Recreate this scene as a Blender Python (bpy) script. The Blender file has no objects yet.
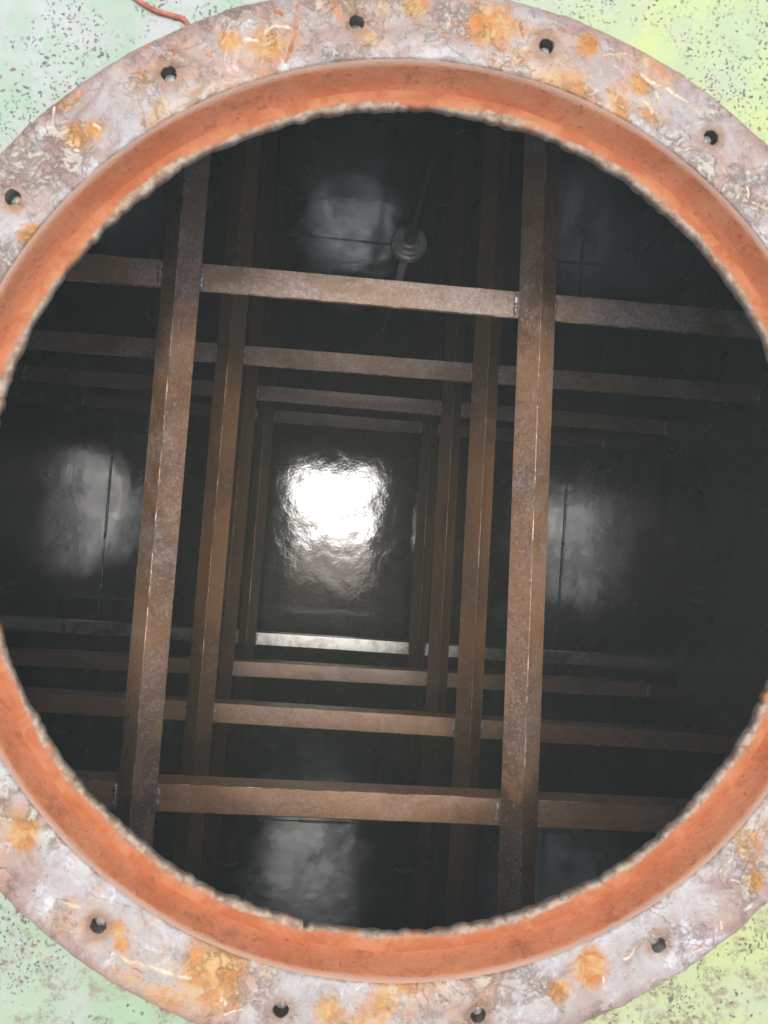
import bpy, math, random
import numpy as np
from mathutils import Vector, Matrix, noise
random.seed(7); rng = np.random.default_rng(7)
S = bpy.context.scene
C = S.collection

# ------------------------------------------------------------------ heights (z up, tank floor at 0)
H = 2.2567                                   # camera height above the tank floor
def dz(depth): return H - depth              # depth below camera -> world z

# ------------------------------------------------------------------ camera
F = 750.56
def rotm(a, b, c):
    Rx = Matrix.Rotation(a, 3, 'X'); Ry = Matrix.Rotation(b, 3, 'Y'); Rz = Matrix.Rotation(c, 3, 'Z')
    return Rz @ Ry @ Rx
R = rotm(.0246, -.0736, -.0737)              # (X, Y, depth) -> (right, up, forward)
right, up, fwd = (Vector(R[i]) for i in range(3))
w = lambda v: Vector((v.x, v.y, -v.z))
rx, uy, bk = w(right), w(up), -w(fwd)
M = Matrix(((rx.x, uy.x, bk.x, 0), (rx.y, uy.y, bk.y, 0), (rx.z, uy.z, bk.z, H), (0, 0, 0, 1)))
cd = bpy.data.cameras.new('camera'); cam = bpy.data.objects.new('camera', cd); C.objects.link(cam)
cam.matrix_world = M
cd.sensor_fit = 'HORIZONTAL'; cd.sensor_width = 36; cd.lens = F * 36 / 768
cd.clip_start = .01; cd.clip_end = 500
cd.dof.use_dof = True; cd.dof.focus_distance = 1.25; cd.dof.aperture_fstop = 18
S.camera = cam

# ------------------------------------------------------------------ sky, sun, exposure
wd = bpy.data.worlds.new('World'); S.world = wd; wd.use_nodes = True
nt = wd.node_tree; nt.nodes.clear()
sky = nt.nodes.new('ShaderNodeTexSky'); sky.sky_type = 'NISHITA'; sky.sun_disc = False
SUN_EL, SUN_AZ = math.radians(85.5), math.radians(8)   # azimuth from +Y towards +X
sky.sun_elevation = SUN_EL; sky.sun_rotation = SUN_AZ
sky.air_density = 1.0; sky.dust_density = 4.0; sky.ozone_density = .6
bg = nt.nodes.new('ShaderNodeBackground'); bg.inputs['Strength'].default_value = .15
wo = nt.nodes.new('ShaderNodeOutputWorld')
nt.links.new(sky.outputs[0], bg.inputs[0]); nt.links.new(bg.outputs[0], wo.inputs[0])
sl = bpy.data.lights.new('sun', 'SUN'); sl.energy = .85; sl.angle = math.radians(10); sl.color = (1, .99, .97)
so = bpy.data.objects.new('sun', sl); C.objects.link(so)
sd = Vector((math.sin(SUN_AZ) * math.cos(SUN_EL), math.cos(SUN_AZ) * math.cos(SUN_EL), math.sin(SUN_EL)))
so.rotation_euler = sd.to_track_quat('Z', 'Y').to_euler(); so.location = (0, 0, 6)
S.view_settings.view_transform = 'Standard'; S.view_settings.look = 'None'
S.view_settings.gamma = 1; S.view_settings.exposure = .85

# ------------------------------------------------------------------ helpers
def tag(o, label=None, cat=None, group=None, kind=None):
    if label: o['label'] = label
    if cat: o['category'] = cat
    if group: o['group'] = group
    if kind: o['kind'] = kind
    return o
def empty(name, loc=(0, 0, 0)):
    o = bpy.data.objects.new(name, None); C.objects.link(o); o.location = loc
    o.empty_display_size = .05; return o
def mk(name, verts, faces, mat, parent=None, smooth=False, mats=None, midx=None, offset=None):
    me = bpy.data.meshes.new(name)
    vs = verts
    if offset is not None: vs = [(v[0] - offset[0], v[1] - offset[1], v[2] - offset[2]) for v in verts]
    me.from_pydata([tuple(v) for v in vs], [], [tuple(f) for f in faces])
    for m in (mats or [mat]): me.materials.append(m)
    if midx is not None: me.polygons.foreach_set('material_index', midx)
    if smooth: me.polygons.foreach_set('use_smooth', [True] * len(me.polygons))
    me.update()
    o = bpy.data.objects.new(name, me); C.objects.link(o)
    if parent:
        o.parent = parent
        if offset is not None: o.location = Vector(offset) - parent_loc(parent)
        else: o.matrix_parent_inverse = Matrix.Translation(-parent_loc(parent))
    elif offset is not None: o.location = offset
    return o
def parent_loc(p):
    l = Vector((0, 0, 0))
    while p: l = l + p.location; p = p.parent if p.matrix_parent_inverse == Matrix() else None
    return l
class MB:
    def __init__(s): s.v = []; s.f = []; s.m = []
    def add(s, vs, fs, m=0):
        n = len(s.v); s.v += [tuple(v) for v in vs]; s.f += [tuple(i + n for i in f) for f in fs]; s.m += [m] * len(fs)
    def box(s, a, b, m=0):
        x0, y0, z0 = a; x1, y1, z1 = b
        s.add([(x0,y0,z0),(x1,y0,z0),(x1,y1,z0),(x0,y1,z0),(x0,y0,z1),(x1,y0,z1),(x1,y1,z1),(x0,y1,z1)],
              [(3,2,1,0),(4,5,6,7),(0,1,5,4),(1,2,6,5),(2,3,7,6),(3,0,4,7)], m)
    def lathe(s, c, prof, n=24, m=0, ax=None, caps=True):
        # prof: list of (radius, height); axis z
        vs = []; fs = []
        for r, h in prof:
            for k in range(n):
                t = 2 * math.pi * k / n; vs.append((c[0] + r * math.cos(t), c[1] + r * math.sin(t), c[2] + h))
        for i in range(len(prof) - 1):
            for k in range(n):
                a = i * n + k; b = i * n + (k + 1) % n; fs.append((a, b, b + n, a + n))
        if caps: fs.append(tuple(range(n))[::-1]); fs.append(tuple((len(prof) - 1) * n + k for k in range(n)))
        s.add(vs, fs, m)
    def tube(s, pts, rad, n=8, m=0):
        pts = [Vector(p) for p in pts]; vs = []; fs = []
        rads = rad if isinstance(rad, (list, tuple)) else [rad] * len(pts)
        for i, p in enumerate(pts):
            t = (pts[min(i + 1, len(pts) - 1)] - pts[max(i - 1, 0)]).normalized()
            a = t.orthogonal().normalized() if abs(t.z) > .9 else t.cross(Vector((0, 0, 1))).normalized()
            b = t.cross(a)
            for k in range(n):
                q = 2 * math.pi * k / n; vs.append(p + (a * math.cos(q) + b * math.sin(q)) * rads[i])
        for i in range(len(pts) - 1):
            for k in range(n):
                a_ = i * n + k; b_ = i * n + (k + 1) % n; fs.append((a_, a_ + n, b_ + n, b_))
        fs.append(tuple(range(n))); fs.append(tuple(len(vs) - 1 - k for k in range(n)))
        s.add(vs, fs, m)
    def build(s, name, mats, parent=None, smooth=False, offset=None):
        mats = mats if isinstance(mats, list) else [mats]
        return mk(name, s.v, s.f, None, parent, smooth, mats, s.m, offset)

# ------------------------------------------------------------------ node helpers
class N:
    def __init__(s, name):
        s.mat = bpy.data.materials.new(name); s.mat.use_nodes = True; s.t = s.mat.node_tree
        s.b = s.t.nodes['Principled BSDF']
        s.co = s.t.nodes.new('ShaderNodeTexCoord').outputs['Object']
        g = s.t.nodes.new('ShaderNodeNewGeometry'); s.pos = g.outputs['Position']; s.nor = g.outputs['Normal']
    def L(s, a, b): s.t.links.new(a, b)
    def setin(s, sock, v):
        if isinstance(v, bpy.types.NodeSocket): s.L(v, sock)
        else: sock.default_value = v
    def noise(s, scale, det=4, rough=.55, vec=None, dist=0, out='Fac'):
        n = s.t.nodes.new('ShaderNodeTexNoise'); n.inputs['Scale'].default_value = scale
        n.inputs['Detail'].default_value = det; n.inputs['Roughness'].default_value = rough; n.inputs['Distortion'].default_value = dist
        s.L(vec or s.pos, n.inputs['Vector']); return n.outputs[out]
    def vor(s, scale, feature='F1', vec=None, rnd=1, out='Distance'):
        n = s.t.nodes.new('ShaderNodeTexVoronoi'); n.feature = feature; n.inputs['Scale'].default_value = scale
        n.inputs['Randomness'].default_value = rnd
        s.L(vec or s.pos, n.inputs['Vector']); return n.outputs[out]
    def ramp(s, fac, a, b, lo=0., hi=1.):
        n = s.t.nodes.new('ShaderNodeMapRange'); n.interpolation_type = 'SMOOTHSTEP'
        s.setin(n.inputs['Value'], fac); n.inputs['From Min'].default_value = a; n.inputs['From Max'].default_value = b
        n.inputs['To Min'].default_value = lo; n.inputs['To Max'].default_value = hi; return n.outputs[0]
    def math(s, op, a, b=0., c=0.):
        n = s.t.nodes.new('ShaderNodeMath'); n.operation = op; s.setin(n.inputs[0], a); s.setin(n.inputs[1], b)
        if op == 'MULTIPLY_ADD': s.setin(n.inputs[2], c)
        return n.outputs[0]
    def mix(s, f, a, b):
        n = s.t.nodes.new('ShaderNodeMix'); n.data_type = 'RGBA'; s.setin(n.inputs[0], f)
        for i, v in ((6, a), (7, b)):
            if isinstance(v, tuple): n.inputs[i].default_value = (*v, 1) if len(v) == 3 else v
            else: s.L(v, n.inputs[i])
        return n.outputs[2]
    def sep(s, v=None):
        n = s.t.nodes.new('ShaderNodeSeparateXYZ'); s.L(v or s.pos, n.inputs[0]); return n.outputs
    def mapping(s, sc=(1, 1, 1), rot=(0, 0, 0), vec=None, loc=(0, 0, 0)):
        n = s.t.nodes.new('ShaderNodeMapping'); n.inputs['Scale'].default_value = sc; n.inputs['Rotation'].default_value = rot
        n.inputs['Location'].default_value = loc
        s.L(vec or s.pos, n.inputs[0]); return n.outputs[0]
    def spot(s, x, y, r, nz=.6, ns=40, seed=0.):
        # irregular stain around a world position: 1 inside
        n = s.t.nodes.new('ShaderNodeVectorMath'); n.operation = 'DISTANCE'
        m = s.t.nodes.new('ShaderNodeVectorMath'); m.operation = 'MULTIPLY'; s.L(s.pos, m.inputs[0]); m.inputs[1].default_value = (1, 1, 0)
        s.L(m.outputs[0], n.inputs[0]); n.inputs[1].default_value = (x, y, 0)
        d = s.math('MULTIPLY_ADD', s.noise(ns, 3), nz * r * 2, n.outputs['Value'])
        return s.ramp(d, r * (1 + nz) , r * (.75 + nz), 0, 1)
    def bump(s, h, strength=.5, dist=.002, normal=None):
        n = s.t.nodes.new('ShaderNodeBump'); s.setin(n.inputs['Strength'], strength); n.inputs['Distance'].default_value = dist
        s.L(h, n.inputs['Height'])
        if normal: s.L(normal, n.inputs['Normal'])
        return n.outputs[0]
    def out(s, col=None, rough=None, metal=None, nor=None, spec=None):
        for k, v in (('Base Color', col), ('Roughness', rough), ('Metallic', metal), ('Normal', nor), ('Specular IOR Level', spec)):
            if v is None: continue
            if isinstance(v, tuple) and len(v) == 3: v = (*v, 1)
            s.setin(s.b.inputs[k], v)
        return s.mat

# ------------------------------------------------------------------ materials
def m_wall():
    n = N('dark_coated_steel')
    st = n.mapping((1, 1, .35))
    patch = n.ramp(n.noise(4.5, 8, .68, vec=st, dist=.5), .40, .66)     # glossy runs against dull film
    dust = n.ramp(n.noise(9, 8, .7, dist=.4), .40, .66)
    z = n.sep()[2]
    hi = n.ramp(n.math('MULTIPLY_ADD', n.noise(4, 5, .6), .5, z), .75, 1.55)             # upper walls painted paler: dried film plus a veil of light
    spots = n.ramp(n.vor(22, vec=n.mapping((1, 1, .8))), .12, .36, 0, 1)
    film_and_veil = n.math('MULTIPLY', hi, n.math('MULTIPLY_ADD', spots, .3, .55))
    film_and_veil = n.math('MULTIPLY', film_and_veil, n.math('MULTIPLY_ADD', dust, .35, .65))
    sp = n.mix(dust, (.30, .32, .325), (.19, .20, .205))
    sp = n.mix(film_and_veil, sp, (.27, .245, .215))
    rough = n.math('MULTIPLY_ADD', film_and_veil, .35, n.math('MULTIPLY_ADD', patch, .26, .06))
    met = n.math('MULTIPLY_ADD', film_and_veil, -.9, .9)
    h = n.math('ADD', n.math('MULTIPLY', n.noise(5, 3), 4.0), n.math('MULTIPLY', n.noise(150, 4, .7), .14))
    return n.out(sp, rough, met, n.bump(h, .45, .002), .5)
def m_floor():
    n = N('wet_dark_floor')
    grit = n.noise(140, 6, .75)
    mott = n.ramp(n.noise(16, 7, .72, dist=.5), .35, .68)
    col = n.mix(mott, (.016, .013, .011), (.050, .041, .034))
    col = n.mix(n.ramp(grit, .54, .66), col, (.15, .125, .10))
    p = n.sep()
    ax = n.math('ABSOLUTE', n.math('SUBTRACT', p[0], (XL + XR) / 2)); ay = n.math('ABSOLUTE', n.math('SUBTRACT', p[1], (YB + YT) / 2 + .06))
    ex = n.math('MAXIMUM', n.math('ADD', ax, .07), n.math('SUBTRACT', ay, .03))                # distance from the middle of the plate
    wet = n.ramp(n.math('MULTIPLY_ADD', n.noise(7, 5, .6, dist=.5), .22, ex), .66, .80)   # oily film standing along the edges
    col = n.mix(wet, col, n.mix(mott, (.30, .31, .31), (.46, .47, .47)))
    rough = n.math('MULTIPLY_ADD', n.noise(26, 7, .75), .16, .0)
    h = n.math('ADD', n.math('MULTIPLY', n.noise(36, 4, .6, dist=.6), .20), n.math('MULTIPLY', n.noise(150, 3, .6), .10))
    line = n.math('ADD', n.math('MULTIPLY', n.noise(3, 3), 2.0), n.math('MULTIPLY_ADD', n.noise(10, 2), .9, h))
    return n.out(col, rough, n.math('MULTIPLY', wet, .8), n.bump(line, n.math('MULTIPLY_ADD', wet, -.6, .8), .0016), .38)
def m_bar():
    n = N('rusty_angle_iron')
    oi = n.t.nodes.new('ShaderNodeObjectInfo').outputs['Random']
    v = n.mapping((1, 1, 1)); a = n.t.nodes.new('ShaderNodeVectorMath'); a.operation = 'ADD'
    cmb = n.t.nodes.new('ShaderNodeCombineXYZ'); n.L(n.math('MULTIPLY', oi, 17), cmb.inputs[0]); n.L(v, a.inputs[0]); n.L(cmb.outputs[0], a.inputs[1]); v = a.outputs[0]
    big = n.ramp(n.noise(7, 5, .6, v), .35, .65)
    fine = n.noise(260, 5, .75, v)
    col = n.mix(big, (.120, .068, .034), (.27, .140, .058))
    col = n.mix(n.ramp(n.noise(32, 6, .7, v), .52, .68), col, (.31, .15, .06))
    col = n.mix(n.ramp(n.noise(26, 8, .78, v, dist=.4), .53, .66, 0, .7), col, (.25, .21, .175))
    col = n.mix(n.ramp(n.noise(5, 5, .6, v, dist=.4), .52, .64, 0, .5), col, (.15, .115, .075))
    col = n.mix(n.ramp(fine, .56, .66, 0, .75), col, (.40, .34, .29))
    col = n.mix(n.ramp(fine, .43, .34, 0, .6), col, (.045, .028, .02))
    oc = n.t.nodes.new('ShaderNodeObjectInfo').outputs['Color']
    sp = n.t.nodes.new('ShaderNodeSeparateColor'); n.L(oc, sp.inputs[0])       # r: fresh orange rust, g: grey patches with painted sheen, b: painted shade, deeper lower down
    pat = n.ramp(n.noise(9, 7, .7, v, dist=.3), .34, .60, .35, 1)
    col = n.mix(n.math('MULTIPLY', n.math('MULTIPLY', sp.outputs[0], pat), .75), col, n.mix(n.ramp(n.noise(50, 7, .75, v), .38, .62), (.27, .118, .040), (.38, .185, .072)))
    bl = n.ramp(n.noise(12, 9, .8, n.mapping(loc=(3, 1, 6), vec=v), dist=.3), .42, .60)
    col = n.mix(n.math('MULTIPLY', n.math('MULTIPLY', sp.outputs[1], bl), n.ramp(fine, .42, .56, .25, .8)), col, (.40, .35, .33))
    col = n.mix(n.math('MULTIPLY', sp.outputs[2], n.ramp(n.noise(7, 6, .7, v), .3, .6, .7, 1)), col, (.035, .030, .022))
    drk = n.ramp(n.noise(18, 8, .78, n.mapping(loc=(8, 3, 1), vec=v), dist=.5), .56, .68, 0, .55)
    col = n.mix(drk, col, (.06, .036, .022))
    rough = n.math('MULTIPLY_ADD', n.noise(45, 5, .7, v), .5, .12)
    nor = n.bump(n.math('ADD', fine, n.math('MULTIPLY', n.noise(40, 4, .6, v), 1.2)), .7, .0014)
    return n.out(col, rough, 0., nor, .75)
def m_worn():
    n = N('worn_steel_edge')
    f = n.noise(160, 5, .7)
    col = n.mix(n.ramp(n.noise(30, 8, .8), .49, .58), (.15, .088, .048), (.46, .38, .30))
    return n.out(col, .38, .3, n.bump(f, .5, .001))
def m_grey():
    n = N('wet_grey_angle_iron'); g = n.noise(24, 7, .75, dist=.3); f = n.noise(240, 5, .7)
    col = n.mix(n.ramp(g, .38, .62), (.12, .105, .09), (.27, .27, .27))
    return n.out(col, n.math('MULTIPLY_ADD', g, .4, .12), .6, n.bump(f, .5, .001), .5)
def m_weld():
    n = N('weld_metal')
    f = n.noise(300, 4, .7)
    return n.out(n.mix(n.ramp(f, .42, .6), (.16, .13, .11), (.62, .60, .56)), .35, .4, n.bump(f, .6, .001))
def m_neck():
    n = N('orange_primer_rust')
    f = n.noise(230, 5, .7); g = n.noise(16, 6, .65, dist=.3)
    col = n.mix(n.ramp(g, .36, .64), (.74, .225, .085), (.83, .32, .145))
    col = n.mix(n.ramp(n.noise(34, 9, .8, dist=.4), .50, .66, 0, .75), col, (.48, .15, .06))
    col = n.mix(n.ramp(f, .58, .68, 0, .75), col, (.30, .10, .05))
    z = n.sep()[2]
    edge = n.math('ADD', z, n.math('MULTIPLY', n.noise(60, 4), .006))
    col = n.mix(n.ramp(edge, dz(.5627), dz(.5615)), col, (.60, .34, .22))
    col = n.mix(n.ramp(edge, dz(.589), dz(.592), 0, .6), col, (.70, .20, .06))
    return n.out(col, .6, 0., n.bump(n.math('ADD', f, n.math('MULTIPLY', g, 3)), .5, .0012), .35)
def m_slag():
    n = N('torch_cut_slag')
    f = n.noise(120, 6, .7)
    col = n.mix(n.ramp(f, .38, .62), (.22, .14, .085), (.40, .32, .235))
    col = n.mix(n.ramp(n.noise(40, 4), .56, .68, 0, .8), col, (.42, .16, .06))
    xy = n.t.nodes.new('ShaderNodeVectorMath'); xy.operation = 'DISTANCE'
    m = n.t.nodes.new('ShaderNodeVectorMath'); m.operation = 'MULTIPLY'; n.L(n.pos, m.inputs[0]); m.inputs[1].default_value = (1, 1, 0)
    n.L(m.outputs[0], xy.inputs[0]); xy.inputs[1].default_value = (HC[0], HC[1], 0)
    col = n.mix(n.ramp(n.math('MULTIPLY_ADD', n.noise(16, 8, .7), .020, xy.outputs['Value']), .3402, .3424), col, n.mix(n.ramp(n.noise(30, 7, .72, dist=.6), .4, .62), (.37, .118, .043), (.46, .195, .085)))  # flat lip orange painted darker to offset its stronger light than the neck
    return n.out(col, .65, .05, n.bump(f, .45, .0012), .35)
def m_flange():
    n = N('scraped_flange_steel')
    at = n.t.nodes.new('ShaderNodeAttribute'); at.attribute_name = 'hole_halo'; halo = at.outputs['Fac']
    g1 = n.noise(6, 6, .65, dist=.5); g2 = n.noise(20, 8, .74, dist=.7); g3 = n.noise(75, 7, .75, dist=.5); g4 = n.noise(260, 4, .7)
    col = n.mix(n.ramp(g1, .38, .60), (.47, .415, .365), (.46, .335, .265))
    col = n.mix(n.ramp(g2, .42, .62, 0, .85), col, (.53, .50, .465))
    col = n.mix(n.ramp(n.noise(12, 8, .75, n.mapping(loc=(7, 7, 1)), dist=.9), .50, .64, 0, .8), col, (.36, .225, .195))
    col = n.mix(n.ramp(n.noise(34, 7, .75, n.mapping(loc=(1, 2, 7)), dist=.6), .55, .68, 0, .6), col, (.25, .20, .20))
    xy = n.t.nodes.new('ShaderNodeVectorMath'); xy.operation = 'DISTANCE'
    m = n.t.nodes.new('ShaderNodeVectorMath'); m.operation = 'MULTIPLY'; n.L(n.pos, m.inputs[0]); m.inputs[1].default_value = (1, 1, 0)
    n.L(m.outputs[0], xy.inputs[0]); xy.inputs[1].default_value = (HC[0], HC[1], 0); rad = xy.outputs['Value']
    rub = n.math('MULTIPLY', n.ramp(n.math('MULTIPLY_ADD', g2, .04, rad), .388, .368, 0, .8), n.ramp(g3, .38, .60))
    col = n.mix(rub, col, (.64, .62, .58))
    # cream sealant residue: broken islands with brown edges
    ci = n.noise(10, 4, .6, n.mapping(loc=(5, 2, 1)), dist=1.2)
    cr = n.math('MULTIPLY', n.ramp(ci, .48, .60), n.ramp(g3, .47, .56))
    col = n.mix(n.math('MULTIPLY', n.math('MULTIPLY', n.ramp(ci, .46, .56), n.ramp(g3, .42, .47)), n.ramp(g3, .53, .48, 0, .55)), col, (.34, .19, .12))
    col = n.mix(n.math('MULTIPLY', cr, .8), col, (.62, .52, .39))
    wv = n.math('ABSOLUTE', n.math('SUBTRACT', n.noise(13, 6, .66, n.mapping(loc=(3, 7, 2)), dist=.8), .5))
    wave = n.math('MULTIPLY', n.math('MULTIPLY', n.ramp(wv, .014, .003), n.ramp(g1, .44, .56)), n.ramp(g3, .40, .55))
    col = n.mix(n.math('MULTIPLY', wave, .8), col, (.66, .55, .40))
    white = n.math('MULTIPLY', n.ramp(n.noise(28, 8, .78, n.mapping(loc=(9, 1, 4)), dist=1.0), .55, .64), n.ramp(g4, .35, .55))
    col = n.mix(white, col, (.68, .67, .65))
    # orange rust: smeared patches, feathered by the grain
    rc = n.mix(n.ramp(g3, .36, .62), (.56, .20, .045), (.64, .40, .16))
    ru = n.math('MULTIPLY', n.ramp(n.noise(8, 7, .7, n.mapping(loc=(1, 4, 8)), dist=.6), .50, .64), n.ramp(g2, .36, .56, .3, .95))
    col = n.mix(ru, col, rc)
    gb = n.math('MULTIPLY_ADD', g3, .9, n.math('MULTIPLY_ADD', g2, 1.1, -.5))
    for (x, y, r) in [(0.0956, 0.3927, 0.0224), (0.1722, 0.3864, 0.0097), (-0.0729, 0.3559, 0.0149), (-0.0989, 0.3565, 0.0105), (-0.2177, 0.2973, 0.009), (-0.205, 0.2727, 0.0119), (-0.1911, 0.2779, 0.0075), (-0.1289, -0.3012, 0.0075), (-0.1252, -0.3118, 0.006), (-0.0506, -0.326, 0.0194), (0.028, -0.3543, 0.0134), (-0.1996, -0.2325, 0.0134), (-0.0687, -0.3244, 0.0119), (0.2215, -0.3161, 0.0164), (0.1997, -0.3353, 0.0119), (0.3473, -0.2478, 0.009), (0.3008, 0.2381, 0.0105), (0.0371, 0.4002, 0.0105), (0.2163, 0.3593, 0.009), (-0.2431, 0.2167, 0.0067), (-0.2308, 0.1959, 0.009), (0.261, 0.2893, 0.0075)]:
        d = n.t.nodes.new('ShaderNodeVectorMath'); d.operation = 'DISTANCE'; n.L(m.outputs[0], d.inputs[0]); d.inputs[1].default_value = (x, y, 0)
        k = n.ramp(n.math('MULTIPLY_ADD', gb, r * 1.5, d.outputs['Value']), r * 2.0, r * 1.2, 0, .97)
        col = n.mix(k, col, rc)
    col = n.mix(n.math('MULTIPLY', halo, n.ramp(g3, .35, .55, .2, .85)), col, (.34, .20, .12))
    edge = n.math('MULTIPLY_ADD', g2, -.03, rad)
    col = n.mix(n.ramp(edge, .376, .390, 0, .7), col, (.34, .21, .17))
    col = n.mix(n.ramp(g4, .60, .7, 0, .6), col, (.15, .11, .10))
    h = n.math('ADD', n.math('MULTIPLY', g3, 1.8), n.math('MULTIPLY', g2, 3.0)); h = n.math('ADD', h, n.math('MULTIPLY', cr, .7))
    h = n.math('ADD', h, n.math('MULTIPLY', wave, .8)); h = n.math('ADD', h, n.math('MULTIPLY', g4, .4)); h = n.math('ADD', h, n.math('MULTIPLY', ru, -.5))
    return n.out(col, .62, .05, n.bump(h, .85, .0024), .35)
def m_deck():
    n = N('pitted_green_paint')
    x = n.sep()[0]; y = n.sep()[1]
    g = n.noise(3.5, 4, .55); g2 = n.noise(12, 6, .65, dist=.5); g3 = n.noise(45, 7, .7)
    col = n.mix(n.ramp(g2, .38, .62), (.31, .41, .29), (.42, .44, .40))
    rgt = n.ramp(n.math('MULTIPLY_ADD', g, .3, x), .10, .38)
    col = n.mix(rgt, col, n.mix(n.ramp(g2, .36, .64), (.44, .52, .21), (.38, .46, .27)))
    col = n.mix(n.ramp(n.noise(6, 5, .6, n.mapping(loc=(2, 8, 3))), .56, .66, 0, .6), col, (.24, .48, .34))
    low = n.ramp(n.math('MULTIPLY_ADD', g, .2, y), .0, -.22)
    col = n.mix(n.math('MULTIPLY', low, .6), col, n.mix(rgt, (.27, .37, .19), (.38, .41, .18)))
    worn = n.math('MULTIPLY', n.math('MULTIPLY_ADD', low, .62, .10), n.math('MULTIPLY', n.ramp(g3, .46, .58), n.ramp(n.noise(190, 5, .8), .42, .56)))
    col = n.mix(worn, col, (.20, .14, .10))
    mauve = n.ramp(n.noise(20, 8, .75, n.mapping(loc=(6, 3, 3))), .50, .64, 0, .35)
    col = n.mix(mauve, col, (.40, .38, .37))
    # chips and pits
    wob = n.t.nodes.new('ShaderNodeVectorMath'); wob.operation = 'MULTIPLY_ADD'
    n.L(n.noise(90, 3, .6, out='Color'), wob.inputs[0]); wob.inputs[1].default_value = (.012, .012, .012); n.L(n.pos, wob.inputs[2]); wv = wob.outputs[0]
    dens = n.noise(9, 3, .5)
    pit = n.math('MULTIPLY', n.ramp(n.vor(150, vec=wv), .22, .14), n.ramp(dens, .42, .55))
    pit2 = n.math('MULTIPLY', n.ramp(n.vor(300, vec=wv), .30, .20), n.ramp(n.noise(14, 4, .6, n.mapping(loc=(4, 4, 4))), .47, .56))
    pits = n.math('MAXIMUM', pit, pit2)
    col = n.mix(n.math('MULTIPLY', pits, .9), col, n.mix(n.ramp(n.noise(33, 2), .45, .6), (.075, .075, .09), (.22, .12, .09)))
    xy = n.t.nodes.new('ShaderNodeVectorMath'); xy.operation = 'DISTANCE'
    m = n.t.nodes.new('ShaderNodeVectorMath'); m.operation = 'MULTIPLY'; n.L(n.pos, m.inputs[0]); m.inputs[1].default_value = (1, 1, 0)
    n.L(m.outputs[0], xy.inputs[0]); xy.inputs[1].default_value = (HC[0], HC[1], 0)
    dirt = n.ramp(n.math('MULTIPLY_ADD', g3, -.010, xy.outputs['Value']), .406, .3995, 0, .8)     # grime caught at the foot of the flange
    col = n.mix(dirt, col, (.26, .17, .12))
    h = n.math('SUBTRACT', n.math('MULTIPLY', g3, .6), n.math('MULTIPLY', pits, 1.2))
    return n.out(col, .55, 0., n.bump(h, .7, .0018), .4)
def m_simple(name, a, b, sc, rough, metal=0., bs=.4):
    n = N(name); f = n.noise(sc, 6, .7)
    return n.out(n.mix(n.ramp(f, .38, .64), a, b), rough, metal, n.bump(f, bs, .001))

# ------------------------------------------------------------------ dimensions
XL, XR, YB, YT = -.646, .7225, -.8774, .8685
HC = (.1185 * .56, .0195 * .56 + .002)          # centre of the opening
Z_FL = dz(.56)                                   # flange face
R_IN, R_OUT, R_BOLT = .618 * .56, .721 * .56, .670 * .56
R_BOT = .341                                     # the neck narrows slightly towards the roof plate
Z_DECK = dz(.572); Z_LIP = dz(.593); Z_CEIL = dz(.602)

MW, MF, MBAR, MWORN, MWELD = m_wall(), m_floor(), m_bar(), m_worn(), m_weld()
MGREY = m_grey()
MNECK, MSLAG, MFL, MDECK = m_neck(), m_slag(), m_flange(), m_deck()
MPIPE = m_simple('dark_pipe_paint', (.012, .013, .014), (.03, .03, .03), 60, .25, 0.)
MFIT = m_simple('greenish_brass_fitting', (.60, .58, .47), (.88, .86, .75), 120, .32, .35)
MROD = m_simple('grey_steel_rod', (.75, .76, .76), (.85, .86, .87), 120, .3, 0.)
MBORE = m_simple('dark_threaded_bore', (.02, .016, .014), (.06, .045, .035), 200, .5)
MSTUD = m_simple('grey_green_stud', (.12, .13, .12), (.34, .36, .33), 260, .35, .2)
MWIRE = m_simple('copper_red_wire', (.30, .07, .035), (.48, .15, .08), 90, .5)
MCREAM = m_simple('cream_sealant', (.50, .36, .20), (.68, .58, .44), 60, .6, 0., .8)
MFLAKE = m_simple('rust_flake', (.30, .10, .04), (.55, .24, .09), 60, .65, 0., .8)

# ------------------------------------------------------------------ setting: deck, tank walls, floor
def sheet(name, xs, ys, z, zth, mat, hole=None):
    """thick slab with an optional round hole (polar sheet between the hole and the rectangle)"""
    vs = []; fs = []
    n = 256; cx, cy, r = hole
    x0, x1 = xs; y0, y1 = ys
    rings = []
    ts = [0, .02, .06, .12, .25, .5, 1]
    for t in ts:
        ring = []
        for k in range(n):
            a = 2 * math.pi * k / n; c, s_ = math.cos(a), math.sin(a)
            kx = ((x1 - cx) if c > 0 else (x0 - cx)) / c if abs(c) > 1e-9 else 1e9
            ky = ((y1 - cy) if s_ > 0 else (y0 - cy)) / s_ if abs(s_) > 1e-9 else 1e9
            R_ = min(kx, ky); q = r + (R_ - r) * t
            ring.append((cx + c * q, cy + s_ * q))
        rings.append(ring)
    for zz in (z, z - zth):
        for ring in rings: vs += [(x, y, zz) for x, y in ring]
    m = len(ts)
    for i in range(m - 1):
        for k in range(n):
            a = i * n + k; b = i * n + (k + 1) % n
            fs.append((a, a + n, b + n, b)); o = m * n; fs.append((a + o, b + o, b + n + o, a + n + o))
    for k in range(n):
        b = (k + 1) % n; o = m * n
        fs.append((k, b, b + o, k + o)); j = (m - 1) * n
        fs.append((j + k, j + k + o, j + b + o, j + b))
    return mk(name, vs, fs, mat)
deck = tag(sheet('steel_deck', (-2.6, 2.7), (-2.8, 2.8), Z_DECK, .024, MDECK, (HC[0], HC[1], R_IN + .004)),
           'pale green pitted steel deck around the round opening', kind='structure')
ceil = tag(sheet('ceiling', (XL - .03, XR + .03), (YB - .03, YT + .03), Z_LIP - .0005, .0085, MW, (HC[0], HC[1], R_IN + .004)), kind='structure')
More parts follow.
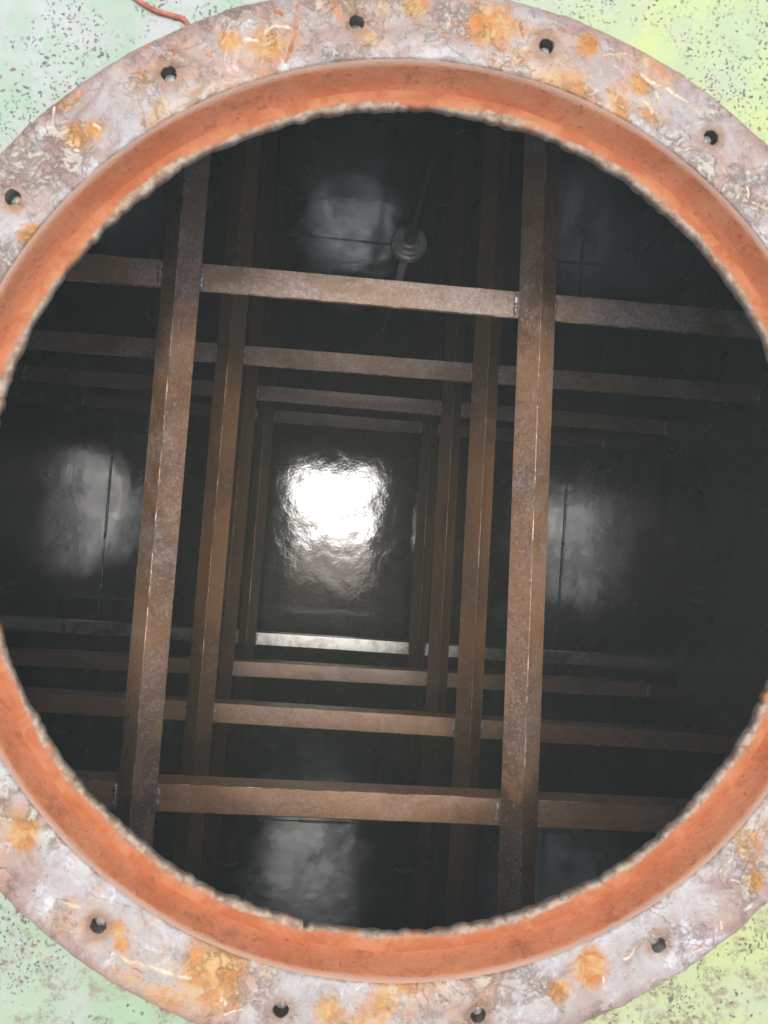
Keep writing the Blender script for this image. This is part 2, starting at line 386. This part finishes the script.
GAP = .004                                       # open joint between walls and floor, bridged by weld
def box_obj(name, a, b, mat, **k):
    m = MB(); m.box(a, b); return tag(m.build(name, mat), **k)
box_obj('floor', (XL - .03, YB - .03, -.02), (XR + .03, YT + .03, 0), MF, kind='structure')
zt = Z_CEIL - .0005
box_obj('wall_left', (XL - .02, YB - .02, GAP), (XL, YT + .02, zt), MW, kind='structure')
box_obj('wall_right', (XR, YB - .02, GAP), (XR + .02, YT + .02, zt), MW, kind='structure')
box_obj('wall_back', (XL + .0005, YT, GAP), (XR - .0005, YT + .02, zt), MW, kind='structure')
box_obj('wall_front', (XL + .0005, YB - .02, GAP), (XR - .0005, YB, zt), MW, kind='structure')

def bead(m, p, q, r, step=.004, seed=0, n=6):
    """lumpy weld bead from p to q"""
    p, q = Vector(p), Vector(q); L_ = (q - p).length; k = max(3, int(L_ / step)); pts = []; rr = []
    for i in range(k + 1):
        t = i / k
        pts.append(p.lerp(q, t) + Vector([random.uniform(-1, 1) * r * .12 for _ in range(3)]))
        rr.append(r * (.82 + .25 * (i % 2) + random.uniform(-.12, .12)) * (.4 if i in (0, k) else 1))
    m.tube(pts, rr, n)
# weld along the floor edges, interrupted by open slots
seamb = {
 'wall_left': ((XL, YB, .001), (XL, YT, .001), [(.13, .165), (.42, .455), (.62, .645), (.70, .725), (.80, .83)]),
 'wall_right': ((XR, YB, .001), (XR, YT, .001), [(.30, .32), (.60, .66), (.72, .74)]),
 'wall_back': ((XL, YT, .001), (XR, YT, .001), [(.12, .18), (.36, .50), (.80, .83)]),
 'wall_front': ((XL, YB, .001), (XR, YB, .001), [(.10, .13), (.335, .365), (.41, .455), (.565, .64), (.83, .86)])}
for wn, (p, q, gaps) in seamb.items():
    m = MB(); p, q = Vector(p), Vector(q); t0 = .006
    for g0, g1 in gaps + [(.994, 1)]:
        bead(m, p.lerp(q, t0), p.lerp(q, g0), .0042, .006); t0 = g1
    par = bpy.data.objects[wn]
    o = m.build('weld_seam', MW, par, True)

# ------------------------------------------------------------------ brace frames: four tiers of angle iron
LEG, TH, CH = .032, .0038, .0007
def angle_profile():
    # heel at the origin, legs along +u and +v (u,v in section plane); returns outline and per-edge material
    P = [(CH, 0), (LEG - .0012, 0), (LEG, .0012), (LEG, TH), (TH + .002, TH), (TH, TH + .002), (TH, LEG), (.0012, LEG), (0, LEG - .0012), (0, CH)]
    mt = [0, 1, 0, 0, 0, 0, 0, 1, 0, 1]
    return P, mt
def angle_bar(name, a, b, U, V, parent, mats):
    """bar from a to b (heel line); U and V are the leg directions"""
    P, mt = angle_profile(); a, b = Vector(a), Vector(b); d = (b - a)
    n = 150; m = MB(); vs = []; fs = []; ms = []
    # square the leg directions to the bar
    dd = d.normalized(); U = (U - dd * U.dot(dd)).normalized(); V = (V - dd * V.dot(dd)).normalized()
    K = len(P)
    for i in range(n + 1):
        t = i / n; c = a.lerp(b, t) + (U * noise.noise(Vector((t * 3, a.x * 9, a.y * 7 + a.z))) + V * noise.noise(Vector((a.x * 5 + 9, t * 3, a.z)))) * .0012
        for q, (u, v) in enumerate(P):
            e = noise.noise(Vector((t * 90, q * 3.1, a.x * 7 + a.y * 3 + a.z))) * .00035
            vs.append(c + U * (u + e) + V * (v + e))
    flip = U.cross(V).dot(dd) < 0
    for i in range(n):
        for k in range(K):
            A = i * K + k; B = i * K + (k + 1) % K
            fs.append((A, B, B + K, A + K) if flip else (A, A + K, B + K, B)); ms.append(mt[k])
    fs.append(tuple(range(K))[::1 if not flip else -1]); fs.append(tuple(n * K + k for k in range(K))[::-1 if not flip else 1]); ms += [0, 0]
    m.v, m.f, m.m = vs, fs, ms
    return m.build(name, mats, parent, False)
zoff = {1: .85, 2: .85 * 1.4261, 3: .85 * 1.8487, 4: .85 * 2.287}
vb = {('L', 1): (-.0064, -.0006), ('R', 1): (.0047, -.0272), ('L', 2): (.0033, .0106), ('R', 2): (.0112, -.008),
      ('L', 3): (-.0116, -.0018), ('R', 3): (.0124, -.0055), ('L', 4): (-.0001, .0066), ('R', 4): (.0117, .0008)}
hb = {('T', 1): (-.0024, .0064), ('T', 2): (-.0087, .0023), ('T', 3): (-.0018, -.0038), ('T', 4): (.0039, .0042),
      ('B', 4): (.0089, .006), ('B', 3): (-.0017, .0044), ('B', 2): (.0014, -.0065), ('B', 1): (-.0063, -.0062)}
xl, xr, yt, yb, HD = -.1869, .2478, .272, -.3094, .0245
FL = {1: 'topmost square frame of rusty angle bars, the widest one nearest the round opening',
      2: 'second square frame of rusty angle bars below the opening, just under the widest one',
      3: 'third square frame of rusty angle bars from the opening, just above the lowest one',
      4: 'lowest and smallest-looking square frame of angle bars, just above the wet tank floor'}
for lv in (1, 2, 3, 4):
    zl = dz(zoff[lv]); fr = empty('brace_frame', (.03, -.02, zl - HD))
    tag(fr, FL[lv], 'brace frame', 'tiers of angle iron bracing welded inside the tank')
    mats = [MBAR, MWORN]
    def lin(o, t): return o[0] + (o[1] - o[0]) * (t + .5)
    hbars = {}; vbars = {}
    for s in 'LR':
        o = vb[(s, lv)]; x = xl if s == 'L' else xr
        a = (x + lin(o, YB), YB, zl); b = (x + lin(o, YT), YT, zl)
        roll = math.radians({('L', 1): 2, ('R', 1): 3, ('L', 2): -2, ('R', 2): 1}.get((s, lv), 0))
        U = Vector((-math.cos(math.pi / 4 + roll), 0, -math.sin(math.pi / 4 + roll)))
        V = Vector((math.cos(math.pi / 4 - roll), 0, -math.sin(math.pi / 4 - roll)))
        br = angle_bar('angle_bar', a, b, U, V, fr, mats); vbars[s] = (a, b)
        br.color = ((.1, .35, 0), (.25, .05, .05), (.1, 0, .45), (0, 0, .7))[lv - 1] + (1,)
        for ye, sg in ((YB, 1), (YT, -1)):
            m = MB(); xx = x + lin(o, ye)
            for W in (U, V): bead(m, Vector((xx, ye + sg * .001, zl)) + W * .002, Vector((xx, ye + sg * .001, zl)) + W * LEG, .0028, .004)
            m.build('weld_bead', MWELD, br, True)
    for s in 'TB':
        o = hb[(s, lv)]; y = (yt if s == 'T' else yb) * (zoff[lv] + .0245) / (zoff[lv] + .0129) + LEG / 2
        zb = zl - HD
        a = (XL, y + lin(o, XL), zb); b = (XR, y + lin(o, XR), zb)
        tilt = math.radians((-1.5 if lv < 4 else 1) if s == 'T' else 6 if lv == 4 else 1)
        U = Vector((0, -math.cos(tilt), math.sin(tilt))); V = Vector((0, 0, -1))
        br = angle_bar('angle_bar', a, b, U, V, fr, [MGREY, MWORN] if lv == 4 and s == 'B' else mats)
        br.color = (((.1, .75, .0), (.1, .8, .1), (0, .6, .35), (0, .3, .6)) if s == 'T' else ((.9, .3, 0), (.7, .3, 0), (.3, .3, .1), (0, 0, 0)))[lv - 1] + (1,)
        if lv == 4 and s == 'B': br['label'] = 'silver grey wet angle bar of the lowest frame'
        for xe, sg in ((XL, 1), (XR, -1)):
            m = MB(); yy = y + lin(o, xe)
            bead(m, (xe + sg * .001, yy, zb + .001), (xe + sg * .001, yy - LEG, zb + .001), .0044, .0045)
            m.build('weld_bead', MWELD, br, True)
        for q in 'LR':                            # welds where the cross bar meets the long bars
            xo = (xl if q == 'L' else xr) + lin(vb[(q, lv)], y)
            for sg in (-1, 1):
                m = MB(); xx = xo + sg * .0238
                bead(m, (xx, y + lin(o, xx) - .003, zb + .0008), (xx, y + lin(o, xx) - LEG + .002, zb + .0008), .0027, .0035)
                m.build('weld_bead', MWELD, br, True)

# ------------------------------------------------------------------ dip pipe with its union flange
PX, PY = .1187, .568
zf = dz(1.46)
pp = tag(empty('dip_pipe', (PX, PY, zf)), 'dark dip pipe with a round bolted union and a thin bright lower end', 'pipe')
m = MB(); m.lathe((PX, PY, 0), [(.0125, zf + .012), (.0125, Z_CEIL)], 20); m.build('upper_pipe', MPIPE, pp, True)
m = MB()
m.lathe((PX, PY, zf), [(.020, -.016), (.034, -.014), (.0365, -.010), (.0365, -.002), (.034, .0015), (.026, .0060), (.024, .003), (.0205, .004), (.0185, .014), (.016, .018), (.013, .019)], 40)
un = m.build('union_flange', MFIT, pp, True)
for k in range(4):
    a = math.radians(35 + 90 * k); m = MB()
    m.lathe((PX + .0285 * math.cos(a), PY + .0285 * math.sin(a), zf + .005), [(.0048, 0), (.0048, .005), (.004, .006)], 6)
    m.build('bolt', MFIT, un)
m = MB(); m.tube([(PX, PY, zf - .01), (PX + .001, PY, zf - .3), (PX, PY + .002, dz(2.15))], .0085, 12); m.build('lower_pipe', MROD, pp, True)

# ------------------------------------------------------------------ manway: flange ring, neck, torch-cut edge
mw = tag(empty('manway_ring', (HC[0], HC[1], Z_DECK)), 'round manway ring with scraped rusty flange and orange inner neck', 'manway')
NT, NR = 16 * 56, 22
rs = [R_IN + .0015 + (R_OUT - R_IN - .0015) * j / NR for j in range(NR + 1)]
HA0 = math.radians(11.1)
def fz(x, y, r):
    v = Vector((x * 22, y * 22, .3)); d = noise.fractal(v, 1, 2, 5) * .0011
    v2 = Vector((x * 70, y * 70, 4)); q = noise.noise(v2)
    if q > .18: d += min(.0012, (q - .18) * .008)
    e = (r - R_IN) / (R_OUT - R_IN)
    if e < .03: d -= .0014 * (1 - e / .03)
    if e > .96: d -= .0022 * ((e - .96) / .04)
    return Z_FL + d
vs = []; fs = []; idx = {}
def vert(x, y, z): vs.append((x, y, z)); return len(vs) - 1
for i in range(NT):
    th = HA0 + 2 * math.pi * (i / NT)
    for j in range(NR + 1):
        r = rs[j]
        if j == NR: r += .0012 * noise.noise(Vector((math.cos(th) * 14, math.sin(th) * 14, 2))) + .0006 * noise.noise(Vector((math.cos(th) * 70, math.sin(th) * 70, 5)))
        x = HC[0] + r * math.cos(th); y = HC[1] + r * math.sin(th)
        idx[(i, j)] = vert(x, y, fz(x, y, r))
KH = 3                                            # half block in columns / rows
cut = set(); jr = min(range(NR + 1), key=lambda j: abs(rs[j] - R_BOLT))
for h in range(16):
    ic = h * 56
    for di in range(-KH, KH):
        for dj in range(-KH, KH): cut.add(((ic + di) % NT, jr + dj))
for i in range(NT):
    for j in range(NR):
        if (i, j) in cut: continue
        i2 = (i + 1) % NT; fs.append((idx[(i, j)], idx[(i, j + 1)], idx[(i2, j + 1)], idx[(i2, j)]))
HR = .0062; holes = []
for h in range(16):
    ic = h * 56; th = HA0 + 2 * math.pi * ic / NT
    cx, cy = HC[0] + rs[jr] * math.cos(th), HC[1] + rs[jr] * math.sin(th); holes.append((cx, cy, th))
    loop = [(-KH + k, -KH) for k in range(2 * KH)] + [(KH, -KH + k) for k in range(2 * KH)] + [(KH - k, KH) for k in range(2 * KH)] + [(-KH, KH - k) for k in range(2 * KH)]
    outer = [idx[((ic + a) % NT, jr + b)] for a, b in loop]
    Ln = len(outer); prev = outer
    ang = [math.atan2(vs[o][1] - cy, vs[o][0] - cx) for o in outer]
    steps = [(.5, 0), (1, 0), ('w', -.0006), ('w', -.013)]
    for t, dzz in steps:
        cur = []
        for o, a in zip(outer, ang):
            jag = 1 + .16 * noise.noise(Vector((math.cos(a) * 2 + h * 3, math.sin(a) * 2, 1)))
            hx, hy = cx + HR * jag * math.cos(a), cy + HR * jag * math.sin(a)
            if t == 'w':
                s_ = .94; x, y = cx + (hx - cx) * s_, cy + (hy - cy) * s_; z = Z_FL + dzz
            else:
                x = vs[o][0] + (hx - vs[o][0]) * t; y = vs[o][1] + (hy - vs[o][1]) * t; z = fz(x, y, R_BOLT) - (.0003 if t == 1 else 0)
            cur.append(vert(x, y, z))
        for k in range(Ln):
            fs.append((prev[(k + 1) % Ln], prev[k], cur[k], cur[(k + 1) % Ln]))
        prev = cur
    fs.append(tuple(prev[::-1]))
# outer and inner rims down to the deck
for jj, flip in ((NR, True), (0, False)):
    low = []
    for i in range(NT):
        x, y, z = vs[idx[(i, jj)]]; low.append(vert(x + (.0008 * (x - HC[0]) if flip else 0), y, Z_DECK - .0008 if flip else Z_FL - .006))
    for i in range(NT):
        i2 = (i + 1) % NT; q = (idx[(i, jj)], low[i], low[i2], idx[(i2, jj)]); fs.append(q if flip else q[::-1])
fl = mk('flange', vs, fs, MFL, mw, True)
me = fl.data; ca = np.array(vs)[:, :2]; dm = np.min([np.hypot(ca[:, 0] - hx, ca[:, 1] - hy) for hx, hy, _ in holes], axis=0)
at = me.attributes.new('hole_halo', 'FLOAT', 'POINT'); at.data.foreach_set('value', np.clip(1.35 - (dm - HR) / .006, 0, 1).astype('f'))
me.materials.append(MBORE); cz = np.array([p.center[2] for p in me.polygons]); cc = np.array([p.center[:2] for p in me.polygons])
dp = np.min([np.hypot(cc[:, 0] - hx, cc[:, 1] - hy) for hx, hy, _ in holes], axis=0)
me.polygons.foreach_set('material_index', ((cz < Z_FL - .003) & (dp < HR * 1.1)).astype('i'))
fl['label'] = 'scraped grey flange with cream residue and orange rust'
for k, (cx, cy, th) in enumerate(holes):
    m = MB(); dpt = -.0060 - .003 * random.random()
    ox, oy = random.uniform(-.0009, .0009), random.uniform(-.0009, .0009)
    m.lathe((cx + ox, cy + oy, Z_FL), [(.0040, -.0128), (.0040, dpt - .001), (.0032, dpt), (.0012, dpt + .0003)], 14)
    m.build('stud', MSTUD, fl, False)

# neck: inner cylinder between the flange face and the torch-cut roof plate
vs = []; fs = []; n = 720; zs = [Z_FL - .0012, Z_FL - .003, Z_FL - .007] + [Z_FL - .007 - (Z_FL - .007 - Z_LIP) * k / 8 for k in range(1, 9)]
for zi, z in enumerate(zs):
    for k in range(n):
        a = 2 * math.pi * k / n; c, s_ = math.cos(a), math.sin(a)
        r = R_IN + (R_BOT - R_IN) * zi / (len(zs) - 1) + (.0016 if zi == 0 else .0004 if zi == 1 else 0) + .0009 * noise.noise(Vector((c * 5, s_ * 5, z * 30)))
        vs.append((HC[0] + c * r, HC[1] + s_ * r, z))
for i in range(len(zs) - 1):
    for k in range(n): b = (k + 1) % n; fs.append((i * n + k, i * n + b, (i + 1) * n + b, (i + 1) * n + k))
mk('neck', vs, fs, MNECK, mw, True)
# torch-cut lip: lumpy scalloped ring that stands in from the neck
vs = []; fs = []; n = 1500; prof = []
for k in range(n):
    a = 2 * math.pi * k / n; c, s_ = math.cos(a), math.sin(a)
    lo = noise.noise(Vector((c * 6, s_ * 6, 1))) * .0016 + noise.noise(Vector((c * 22, s_ * 22, 3))) * .0016
    sc = abs(noise.noise(Vector((c * 27, s_ * 27, 7)))) * (.0028 + .0045 * noise.noise(Vector((c * 5, s_ * 5, 11))))
    f_ = noise.noise(Vector((c * 90, s_ * 90, 9))) * .0003
    ri = .552 * .593 + .0005 + lo - sc + f_
    if abs(((math.degrees(a) + 360) % 360) - 259.5) < .35: ri += .004         # notch in the cut
    ro = R_BOT + .003
    hz = .0003 * noise.noise(Vector((c * 40, s_ * 40, 5)))
    pts = [(ro, .0006), (ro - .0035, .0010), (ro - .0065, .0018 + hz), (ri + .0055, .0024 + hz), (ri + .0022, .0021 + hz), (ri + .0004, .0012 + hz), (ri, -.002), (ri + .0006, -.006), (ri + .002, -.0092), (ro, -.0092)]
    for r, h in pts: vs.append((HC[0] + c * r, HC[1] + s_ * r, Z_LIP + h))
K = 10
for k in range(n):
    b = (k + 1) % n
    for j in range(K - 1): fs.append((k * K + j, k * K + j + 1, b * K + j + 1, b * K + j))
mk('torch_cut_edge', vs, fs, MSLAG, mw, True)

# cream sealant strings and raised rust flakes lying on the flange (too many to pick apart: one part)
def P2W(u, v, depth=.559):
    d = rx * ((u - 384) / F) + uy * ((512 - v) / F) - bk
    t = -depth / d.z; return Vector((d.x * t, d.y * t, dz(depth)))
def crumb(m, x, y, L_, wd_, ht, ang, bend):
    k = max(4, int(L_ / .0025)); pts = []; rr = []
    for i in range(k + 1):
        t = i / k; a = ang + bend * (t - .5)
        px = x + math.cos(a) * L_ * (t - .5); py = y + math.sin(a) * L_ * (t - .5) + random.uniform(-1, 1) * wd_ * .5
        r = math.hypot(px - HC[0], py - HC[1])
        pts.append((px, py, fz(px, py, r) - wd_ * .55)); rr.append(wd_ * (.55 + random.random() * .75) * (.4 if i in (0, k) else 1))
    m.tube(pts, rr, 6)
m = MB(); mf = MB()
for _ in range(70):
    a = random.uniform(0, 2 * math.pi); r = random.uniform(R_IN + .010, R_OUT - .006)
    if any(math.hypot(HC[0] + r * math.cos(a) - hx, HC[1] + r * math.sin(a) - hy) < .018 for hx, hy, _t in holes): continue
    x, y = HC[0] + r * math.cos(a), HC[1] + r * math.sin(a)
    if noise.noise(Vector((x * 9, y * 9, 2))) < -.05: continue
    crumb(m, x, y, random.uniform(.005, .028), random.uniform(.0009, .0022), .001, a + math.pi / 2 + random.gauss(0, .7), random.gauss(0, .7))
for _ in range(14):
    a = random.uniform(0, 2 * math.pi); r = random.uniform(R_IN + .02, R_OUT - .003)
    if any(math.hypot(HC[0] + r * math.cos(a) - hx, HC[1] + r * math.sin(a) - hy) < .018 for hx, hy, _t in holes): continue
    crumb(mf, HC[0] + r * math.cos(a), HC[1] + r * math.sin(a), random.uniform(.004, .018), random.uniform(.0008, .0018), .001, a + math.pi / 2 + random.gauss(0, .6), random.gauss(0, .5))
for (u, v, u2, v2) in ((66, 110, 82, 90), (287, 62, 299, 18), (299, 18, 296, 2), (640, 75, 664, 88), (664, 88, 690, 103), (656, 90, 660, 105), (110, 955, 145, 968), (145, 968, 190, 980), (64, 903, 84, 909), (520, 22, 524, 40)):
    p, q = P2W(u, v), P2W(u2, v2); mm = m if u > 600 or v > 800 else mf
    a = math.atan2(q.y - p.y, q.x - p.x); crumb(mm, (p.x + q.x) / 2, (p.y + q.y) / 2, (q - p).length * 1.1, .0019, .001, a, .15)
tag(m.build('sealant_residue', MCREAM, fl, True), kind='stuff')
tag(mf.build('rust_flakes', MFLAKE, fl, True), kind='stuff')

# ------------------------------------------------------------------ loose wire on the deck
pts = [P2W(u, v, .567) for u, v in ((112, -20), (130, -8), (142, 1), (154, 8), (168, 12), (180, 15), (186, 19), (187, 26))]
m = MB(); sm = []
for i in range(len(pts) - 1):
    for t in (0, .25, .5, .75): sm.append(pts[i].lerp(pts[i + 1], t))
sm.append(pts[-1]); sm = [sm[0]] + [(sm[i - 1] + sm[i] * 2 + sm[i + 1]) / 4 for i in range(1, len(sm) - 1)] + [sm[-1]]
off = sm[len(sm) // 2].copy(); off.z = Z_DECK
m.tube([(p.x, p.y, Z_DECK + .0018) for p in sm], .0019, 8)
tag(m.build('loose_wire', MWIRE, None, True, offset=off), 'thin bent red-brown wire on the pale green deck beside the flange', 'wire')

# ------------------------------------------------------------------ thin haze added to lift the blacks, over and inside the tank
hz = MB(); hz.box((-3.2, -3.3, -1.0), (3.3, 3.3, H + .12))
hm = bpy.data.materials.new('added_thin_haze'); hm.use_nodes = True; hm.node_tree.nodes.clear()
pv = hm.node_tree.nodes.new('ShaderNodeVolumePrincipled'); pv.inputs['Color'].default_value = (.86, .93, .78, 1); pv.inputs['Density'].default_value = .052
ho = hm.node_tree.nodes.new('ShaderNodeOutputMaterial'); hm.node_tree.links.new(pv.outputs[0], ho.inputs['Volume'])
tag(hz.build('added_haze', hm), kind='stuff')
